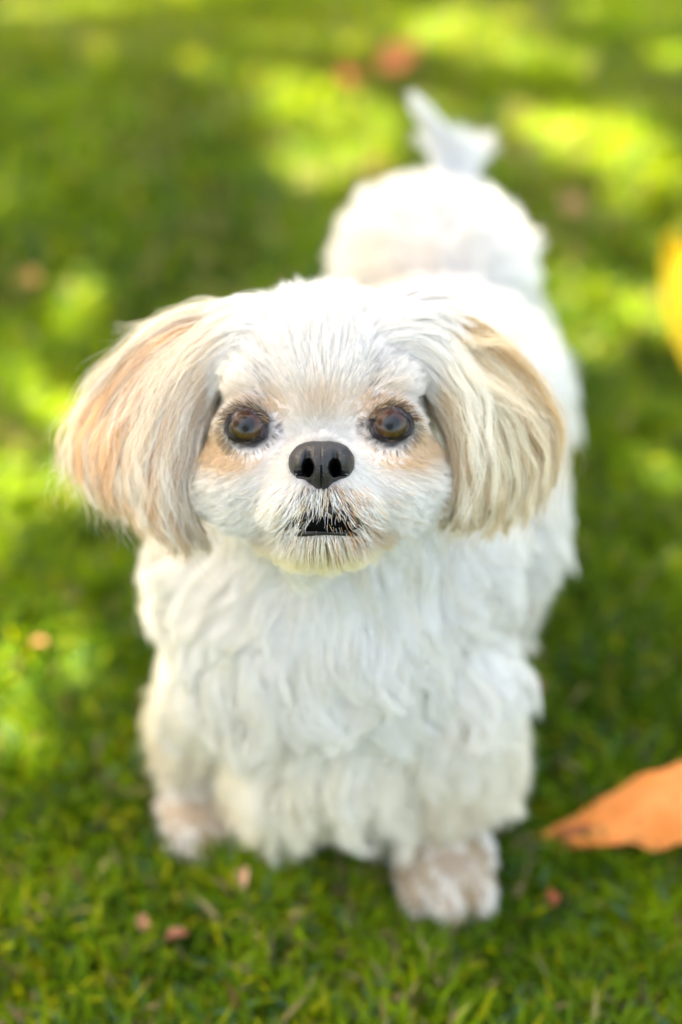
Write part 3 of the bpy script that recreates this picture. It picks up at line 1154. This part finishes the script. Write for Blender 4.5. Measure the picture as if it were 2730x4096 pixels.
def body_fur(name, n, accept, K=9, clumps=1400, seedlen=None, radius=.00014):
    P0, N0 = sample_mesh(body_me, n, accept)
    X, Y, Z = P0.T
    nz, ny = N0[:, 2], N0[:, 1]
    up = smooth01(nz, .1, .8) * smooth01(Y, .60, .72)
    d = np.stack([(X - .0) * 1.2 * smooth01(-ny, .1, .6) + .10 * np.sin(X * 60 + Z * 40),
                  .15 + 1.0 * up + .35 * (1 - smooth01(-ny, .0, .5)),
                  -1.0 + .9 * up], -1)
    d = d - N0 * np.sum(d * N0, 1, keepdims=True) * .85
    leg = (1 - smooth01(Z, .055, .10)) * (1 - (np.abs(X + .008) < .045) * (Z > .052) * (Y < .62))
    chest = smooth01(-ny, -.2, .4) * (1 - smooth01(Y, .585, .645))
    Lc_ = .027 + .026 * chest * smooth01(.22 - Z, -.02, .1) + .010 * chest + .003 * smooth01(Y, .75, .85)
    Lc_ = Lc_ + .012 * gauss((X + .012) ** 2, .03) * (Y < .6) * smooth01(.14 - Z, 0, .05)
    Lc_ = Lc_ * (1 - leg) + .0125 * leg
    Lc_ = Lc_ * np.where(Z < .03, .75, 1)
    L = Lc_ * rng.uniform(.7, 1.15, n) * (.66 + .62 * vnoise(X * 1.0 + Y, Z, 70, 77))
    tail = (Y > .918) & (Z > .225)
    L = np.where(tail, .010, L)
    P = grow(P0, N0, unit(d), L, K, np.where(leg > .5, .45, .30 + .25 * smooth01(Y, .72, .85)), .5, (.09 + .08 * smooth01(Y, .72, .85))[:, None])
    lat = unit(np.cross(N0, unit(d)))
    amp = (.0046 * chest * rng.uniform(.3, 1.5, n) + .0012) * (1 - leg)
    P, own = clump(P, clumps, (.70 - .3 * leg) * np.where(rng.random(n) < .2, .3, 1), .9, amp, .048, L, .36, lat)
    P, own = clump(P, clumps * 9, .45, 1., amp * .15, .02, L, .25)
    c = WHITE * rng.uniform(.80, 1.06, (n, 1))
    c = lerp(c, c * np.array([1, .93, .76]), rng.random(n) * (.3 + .5 * smooth01(.2 - Z, 0, .1)))
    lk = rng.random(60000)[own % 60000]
    c = lerp(c, c * np.array([.93, .87, .74]), (lk > .65) * .45)  # creamier locks painted to stand in for weak shade between locks
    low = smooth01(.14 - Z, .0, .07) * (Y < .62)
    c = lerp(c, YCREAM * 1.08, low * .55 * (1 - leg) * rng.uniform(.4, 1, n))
    pz = np.sin(X * 310 + Y * 90) * np.sin(Z * 230 + X * 120)
    c = lerp(c, np.array([.38, .27, .15]), leg * np.clip(.42 + 1.1 * pz + rng.uniform(-.3, .3, n), 0, 1))
    c = lerp(c, TAN * 1.15, .22 * gauss((X - .025) ** 2 + (Y - .80) ** 2, .035) * up)
    c = lerp(c, CREAM, .6 * gauss((X - .08) ** 2 + (Y - .60) ** 2, .045) * up)
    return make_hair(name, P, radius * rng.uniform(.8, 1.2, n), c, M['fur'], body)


nh = lambda c_: (~headness(c_)).astype(float)
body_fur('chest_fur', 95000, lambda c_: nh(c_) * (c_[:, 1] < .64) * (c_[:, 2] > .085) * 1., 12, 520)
body_fur('back_fur', 60000, lambda c_: nh(c_) * (c_[:, 1] >= .64) * (c_[:, 2] > .06), 9, 1100, radius=.0002)
body_fur('leg_fur', 26000, lambda c_: nh(c_) * (c_[:, 1] < .64) * (c_[:, 2] <= .085), 7, 1500, radius=.00016)
body_fur('hind_leg_fur', 9000, lambda c_: nh(c_) * (c_[:, 1] >= .64) * (c_[:, 2] <= .06), 7, 500, radius=.0002)

# ---- guided long hair (ears, tail, stray locks) ------------------------------


def cat(G, t):
    """sample polyline set G (g,k,3) smoothly at t (n,) -> (g,n,3)"""
    G = np.asarray(G, float)
    k = G.shape[1]
    X = t * (k - 1)
    i = np.clip(np.floor(X).astype(int), 0, k - 2)
    f = (X - i)[None, :, None]
    p0 = G[:, np.maximum(i - 1, 0)]; p1 = G[:, i]; p2 = G[:, i + 1]; p3 = G[:, np.minimum(i + 2, k - 1)]
    return .5 * (2 * p1 + (p2 - p0) * f + (2 * p0 - 5 * p1 + 4 * p2 - p3) * f * f + (3 * p1 - p0 - 3 * p2 + p3) * f ** 3)


def guided(G, n, K=16, thick=1.2, lenv=(.75, 1.02), jit=.25, nclump=60, amp=.12, wl=2.6, strength=.75, sdist=None):
    """strands between guides G (g,k,3) in head centimetres"""
    G = np.asarray(G, float)
    g = G.shape[0]
    t = np.linspace(0, 1, K)
    Gs = cat(G, t)                                        # (g,K,3)
    s = (rng.random(n) if sdist is None else sdist(n)) * (g - 1)
    Q = cat(np.swapaxes(Gs, 0, 1), s / (g - 1))          # (K,n,3)
    P = np.swapaxes(Q, 0, 1).copy()
    ln = rng.uniform(*lenv, n)
    tt = t[None] * ln[:, None]
    idx = tt * (K - 1)
    i0 = np.clip(np.floor(idx).astype(int), 0, K - 2)
    fr_ = (idx - i0)[..., None]
    r_ = np.arange(n)[:, None]
    P = P[r_, i0] * (1 - fr_) + P[r_, i0 + 1] * fr_
    w = rng.random(n)
    P[:, :, 2] -= (w * thick)[:, None]
    P += (rng.normal(size=(n, 1, 3)) * jit) * (.4 + .6 * t)[None, :, None]
    L = np.linalg.norm(np.diff(P, axis=1), axis=2).sum(1)
    # clump by mid-point so locks run lengthwise
    gi = rng.choice(n, nclump, replace=False)
    mid = P[:, K // 2]
    own = nearest(mid[gi], mid)
    Gc = P[gi]
    ph = rng.uniform(0, 6.28, nclump)
    Gw = wave(Gc, L[gi], rng.uniform(.4, 1.3, nclump) * amp, wl, ph)
    wgt = (strength * smooth01(t, .05, .75))[None, :, None]
    T = Gw[own] + (mid - mid[gi][own])[:, None] * .30
    P2 = P + (Gw[own] - Gc[own])
    P = P2 * (1 - wgt) + T * wgt
    return P, own, s / (g - 1), w, L


def p3(u, v, z):
    return ((u - 738) / 50., (1000 - v) / 50., z)


EARL = [
    [(-4.6, 6.1, -4.2), (-7.4, 5.9, -4.0), (-10.2, 3.5, -3.9), (-11.9, .6, -4.0), (-12.3, -1.5, -4.1)],
    [(-4.9, 5.4, -3.7), (-7.6, 4.2, -3.1), (-9.9, 1.3, -2.9), (-10.9, -1.0, -3.1), (-10.6, -2.9, -3.5)],
    [(-5.2, 4.6, -3.4), (-7.2, 2.7, -2.6), (-8.8, 0, -2.4), (-9.4, -2.4, -2.6), (-8.9, -4.0, -3.2)],
    [(-5.3, 3.6, -3.2), (-6.6, 1.6, -2.4), (-7.6, -1.4, -2.1), (-7.9, -3.6, -2.4), (-7.4, -4.9, -3.0)],
    [(-5.4, 2.5, -3.1), (-6.1, .4, -2.4), (-6.6, -2.0, -2.1), (-6.5, -4.1, -2.4), (-6.1, -5.4, -3.0)],
    [(-5.5, 1.4, -3.2), (-5.7, -.6, -2.7), (-5.8, -2.6, -2.5), (-5.6, -4.2, -2.7), (-5.1, -5.1, -3.2)],
]
EARR = [
    [(4.6, 6.2, -4.3), (7.6, 5.7, -4.2), (10.2, 3.4, -4.2), (11.6, .7, -4.2), (11.4, -1.6, -4.2)],
    [(4.8, 5.6, -3.8), (7.4, 4.0, -3.4), (9.6, 1.6, -3.2), (10.7, -.8, -3.2), (10.4, -3.1, -3.5)],
    [(5.0, 4.8, -3.5), (7.0, 2.9, -2.8), (8.6, .4, -2.5), (9.3, -2.2, -2.7), (8.9, -4.2, -3.1)],
    [(5.1, 3.9, -3.2), (6.5, 2.0, -2.4), (7.4, -.6, -2.1), (7.6, -2.9, -2.3), (7.2, -4.4, -2.9)],
    [(5.2, 2.8, -3.1), (6.1, 1.0, -2.3), (6.6, -1.4, -2.0), (6.4, -3.2, -2.3), (6.0, -4.3, -2.9)],
    [(5.4, 1.8, -3.2), (5.8, .0, -2.6), (5.9, -1.8, -2.4), (5.6, -3.2, -2.6), (5.3, -4.0, -3.0)],
]


def ear(G, cols):
    G = np.asarray(G, float)
    G[:2, 2:, 0] *= 1.03 if G[0, 0, 0] < 0 else 1.0
    sd_ = math.copysign(1, G[0, 0, 0])
    G[4:, 1:, 0] += sd_ * .45
    G[3:4, 1:, 0] += sd_ * .25
    # leathery flap inside the hair
    t = np.linspace(0, .62, 14)
    A_ = cat(G, t)                                        # (6,14,3)
    B_ = np.swapaxes(cat(np.swapaxes(A_, 0, 1), np.linspace(.05, .95, 16)), 0, 1)   # (16,14,3)
    B_[..., 2] -= .75
    a, b_ = B_.shape[:2]
    # rounded tip: pull the free edge in at both sides
    k_ = np.linspace(-1, 1, a)[:, None, None] ** 2
    cen = B_[a // 2][None]
    B_ = B_ * (1 - .25 * k_ * np.linspace(0, 1, b_)[None, :, None]) + cen * (.25 * k_ * np.linspace(0, 1, b_)[None, :, None])
    top = B_.reshape(-1, 3); bot = top - [0, 0, .28]
    idx = np.arange(a - 1)[:, None] * b_ + np.arange(b_ - 1)[None]
    f = np.stack([idx, idx + 1, idx + b_ + 1, idx + b_], -1).reshape(-1, 4)
    n0 = a * b_
    rim = [i * b_ for i in range(a)] + [(a - 1) * b_ + j for j in range(1, b_)] + [i * b_ + b_ - 1 for i in range(a - 2, -1, -1)] + [j for j in range(b_ - 2, 0, -1)]
    fr_ = [(rim[i], rim[(i + 1) % len(rim)], rim[(i + 1) % len(rim)] + n0, rim[i] + n0) for i in range(len(rim))]
    F = np.concatenate([f, f[:, ::-1] + n0, np.array(fr_)])
    Vx = np.concatenate([top, bot])
    e = obj('ear', np_mesh('ear', h2w(Vx), F, True, np.tile([.60, .44, .34], (len(Vx), 1))), M['skin'], dog)
    n = 15000
    P, own, s, w, L = guided(G, n, 16, 1.6, (.50, 1.10), .26, 300, .20, 3.2, .74)
    nc = own.max() + 1
    cl = rng.random(nc)
    clb = rng.uniform(.8, 1.12, nc)
    c = cols(P, s, w, cl[own]) * clb[own][:, None] * rng.uniform(.72, 1.12, (n, 1))
    make_hair('ear_fur', h2w(P), .000085, c, M['fur'], e)
    # loose hairs that belong to no lock
    n = 2600
    P, own, s, w, L = guided(G, n, 16, 1.4, (.45, 1.22), .42, 500, .22, 3.0, .28)
    P += rng.normal(size=(n, 1, 3)) * .40 * (np.linspace(0, 1, 16) ** 2)[None, :, None]
    c = cols(P, s, w, rng.random(n)) * rng.uniform(.85, 1.1, (n, 1))
    make_hair('loose_ear_fur', h2w(P), .00006, c, M['fur'], e)
    return e


def cols_l(P, s, w, cl):
    m_ = P[:, 8]
    org = gauss((m_[:, 0] + 8.9) ** 2 / 2.2 + (m_[:, 1] - .8) ** 2 / 9, 1.) * .95 + .25 * (cl > .65)
    org += .4 * gauss((m_[:, 0] + 7.6) ** 2 / 1 + (m_[:, 1] + 1.5) ** 2 / 4, 1.)
    org = org * np.where(cl < .42, .05, .95)
    c = np.where((cl < .5)[:, None], np.array([.84, .80, .70]), np.where((cl < .82)[:, None], np.array([.76, .60, .40]), np.array([.52, .36, .21])))
    c = lerp(c, np.array([.72, .42, .20]), np.clip(org, 0, .95))
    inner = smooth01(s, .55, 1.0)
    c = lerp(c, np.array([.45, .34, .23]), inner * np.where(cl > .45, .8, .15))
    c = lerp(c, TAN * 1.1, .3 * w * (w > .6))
    return c


def cols_r(P, s, w, cl):
    m_ = P[:, 8]
    c = np.where((cl < .42)[:, None], np.array([.84, .78, .60]), np.where((cl < .75)[:, None], np.array([.64, .50, .30]), np.array([.46, .34, .20])))
    outer = 1 - smooth01(s, .0, .35)
    c = lerp(c, np.array([.58, .33, .10]), np.clip(outer * .75 * np.where(cl < .3, .3, 1), 0, 1))
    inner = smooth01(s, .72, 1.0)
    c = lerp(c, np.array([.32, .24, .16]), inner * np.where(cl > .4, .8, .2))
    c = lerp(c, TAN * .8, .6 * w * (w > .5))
    return c


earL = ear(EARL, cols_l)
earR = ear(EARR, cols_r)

# flyaway locks
FLY_L = [[(-4.6, 6.3, -4.0), (-6.4, 6.0, -4.0), (-8.6, 5.4, -4.2), (-10.4, 5.3, -4.4)],
         [(-4.4, 6.5, -4.0), (-5.6, 6.7, -4.0), (-7.2, 6.2, -4.2), (-8.6, 5.2, -4.4)]]
P, own, s, w, L = guided(FLY_L, 260, 14, .8, (.4, 1.1), .35, 40, .15, 3, .5)
make_hair('ear_fur', h2w(P), .00006, np.tile([.80, .72, .56], (260, 1)), M['fur'], earL)
FLY_R = [[(4.2, 5.6, -3.6), (6.6, 5.1, -3.0), (8.8, 4.6, -2.8), (10.9, 4.3, -2.6)],
         [(5.2, 4.0, -3.0), (7.2, 4.4, -2.6), (9.4, 4.8, -2.6), (11.1, 4.7, -2.6)]]
P, own, s, w, L = guided(FLY_R, 70, 14, .5, (.5, 1.1), .25, 14, .16, 4, .55)
make_hair('ear_fur', h2w(P), .00006, np.tile([.78, .62, .40], (70, 1)), M['fur'], earR)
FLY_R2 = [[(4.4, 4.6, -3.2), (6.4, 3.9, -2.4), (8.0, 2.8, -2.2), (9.4, 1.9, -2.2)],
          [(4.8, 3.4, -3.0), (6.8, 2.6, -2.2), (8.6, 1.6, -2.0), (10.4, .6, -2.2)]]
P, own, s, w, L = guided(FLY_R2, 300, 14, .6, (.5, 1.1), .3, 40, .14, 4, .6)
make_hair('ear_fur', h2w(P), .00006, np.tile([.80, .70, .52], (300, 1)), M['fur'], earR)
# long hair swept from the crown of the head over the ears
SW_R = [[(1.6, 6.2, -3.2), (3.4, 7.0, -3.4), (5.2, 7.6, -4.0), (6.8, 7.8, -4.6)],
        [(1.8, 5.4, -2.4), (3.9, 6.0, -2.4), (5.6, 6.3, -2.9), (7.2, 5.8, -3.4)],
        [(2.0, 4.6, -1.9), (4.2, 4.9, -1.9), (5.8, 4.4, -2.1), (7.0, 2.8, -2.3)],
        [(2.2, 3.8, -1.9), (4.3, 4.0, -2.2), (5.9, 2.6, -2.5), (6.6, .2, -2.5)],
        [(2.9, 3.0, -2.1), (4.8, 2.9, -2.7), (6.0, 1.0, -2.9), (6.3, -1.2, -2.9)]]
P, own, s, w, L = guided(SW_R, 7000, 14, .9, (.5, 1.05), .22, 150, .12, 3, .7)
tt = np.clip(1.0 * rng.random(7000) * (.4 + .6 * w), 0, 1)
make_hair('crown_fur', h2w(P), .00008, lerp(WHITE * rng.uniform(.94, 1.02, (7000, 1)), CREAM, tt * .8), M['fur'], body)
SW_L = [[(-1.6, 6.2, -3.2), (-3.4, 6.8, -3.3), (-5.2, 6.5, -3.7), (-6.8, 5.6, -4.2)],
        [(-2.0, 5.2, -2.3), (-3.8, 5.6, -2.5), (-5.4, 4.8, -2.9), (-6.6, 3.2, -3.2)],
        [(-2.3, 4.2, -2.0), (-4.0, 4.2, -2.3), (-5.5, 3.0, -2.8), (-6.5, 1.2, -2.9)],
        [(-2.9, 3.2, -2.2), (-4.6, 2.8, -2.7), (-5.7, 1.4, -3.0), (-6.2, -.4, -3.0)]]
P, own, s, w, L = guided(SW_L, 6000, 14, .9, (.5, 1.0), .22, 130, .10, 3, .65)
tt = np.clip(1.0 * rng.random(6000) * (.3 + .6 * w), 0, 1)
make_hair('crown_fur', h2w(P), .00008, lerp(WHITE * rng.uniform(.94, 1.02, (6000, 1)), CREAM, tt * .7), M['fur'], body)


# pale locks that fall from the crown across the ears
LK_R = [[(3.6, 6.6, -3.4), (5.6, 5.4, -2.9), (7.2, 2.6, -2.0), (7.6, -.8, -1.6), (7.3, -3.6, -1.9)],
        [(3.8, 5.4, -2.8), (5.4, 4.2, -2.4), (6.8, 1.6, -1.8), (7.2, -1.4, -1.6), (6.9, -3.8, -2.0)]]
P, own, s, w, L = guided(LK_R, 600, 16, .8, (.45, 1.08), .42, 40, .30, 3.6, .72)
make_hair('crown_fur', h2w(P), .00008, np.array([.84, .80, .68]) * rng.uniform(.85, 1.05, (600, 1)), M['fur'], body)
LK_L = [[(-3.8, 6.4, -3.3), (-6.0, 5.0, -2.8), (-8.4, 2.4, -2.1), (-9.2, -.8, -1.8), (-8.8, -3.6, -2.2)],
        [(-4.0, 5.2, -2.9), (-5.6, 3.8, -2.5), (-7.2, 1.2, -2.0), (-7.9, -1.8, -1.7), (-7.4, -4.6, -2.2)]]
P, own, s, w, L = guided(LK_L, 420, 16, .8, (.45, 1.08), .50, 40, .28, 3.6, .72)
make_hair('crown_fur', h2w(P), .00008, np.array([.84, .72, .55]) * rng.uniform(.85, 1.05, (420, 1)), M['fur'], body)


# tail plume (world metres handled through the head frame helper)
def wg(G):
    return [[tuple(w2h(np.array(p))) for p in g_] for g_ in G]


TG = wg([[(.082, .925, .225), (.081, .932, .250), (.066, .922, .276), (.048, .902, .303)],
         [(.078, .920, .225), (.074, .928, .250), (.060, .915, .274), (.049, .902, .296)]])
P, own, s, w, L = guided(TG, 1400, 14, .8, (.30, 1.1), .24, 200, .12, 3, .3)
make_hair('tail_fur', h2w(P), .00013, np.tile(WHITE * .98, (1400, 1)), M['fur'], body)
TG = wg([[(.084, .930, .222), (.092, .940, .238), (.099, .940, .248), (.106, .938, .256)],
         [(.084, .920, .222), (.095, .930, .234), (.103, .935, .242), (.110, .930, .248)]])
P, own, s, w, L = guided(TG, 1200, 12, .9, (.3, 1.05), .36, 200, .1, 3, .25)
make_hair('tail_fur', h2w(P), .00013, np.tile(WHITE * .98, (1200, 1)), M['fur'], body)
TG = wg([[(.070, .905, .232), (.068, .920, .252), (.056, .918, .262), (.048, .905, .262)],
         [(.090, .905, .230), (.094, .920, .250), (.086, .918, .266), (.072, .905, .272)]])
P, own, s, w, L = guided(TG, 1500, 12, .9, (.3, .85), .45, 200, .1, 3, .25)
make_hair('tail_fur', h2w(P), .00013, np.tile(WHITE * .98, (1500, 1)), M['fur'], body)
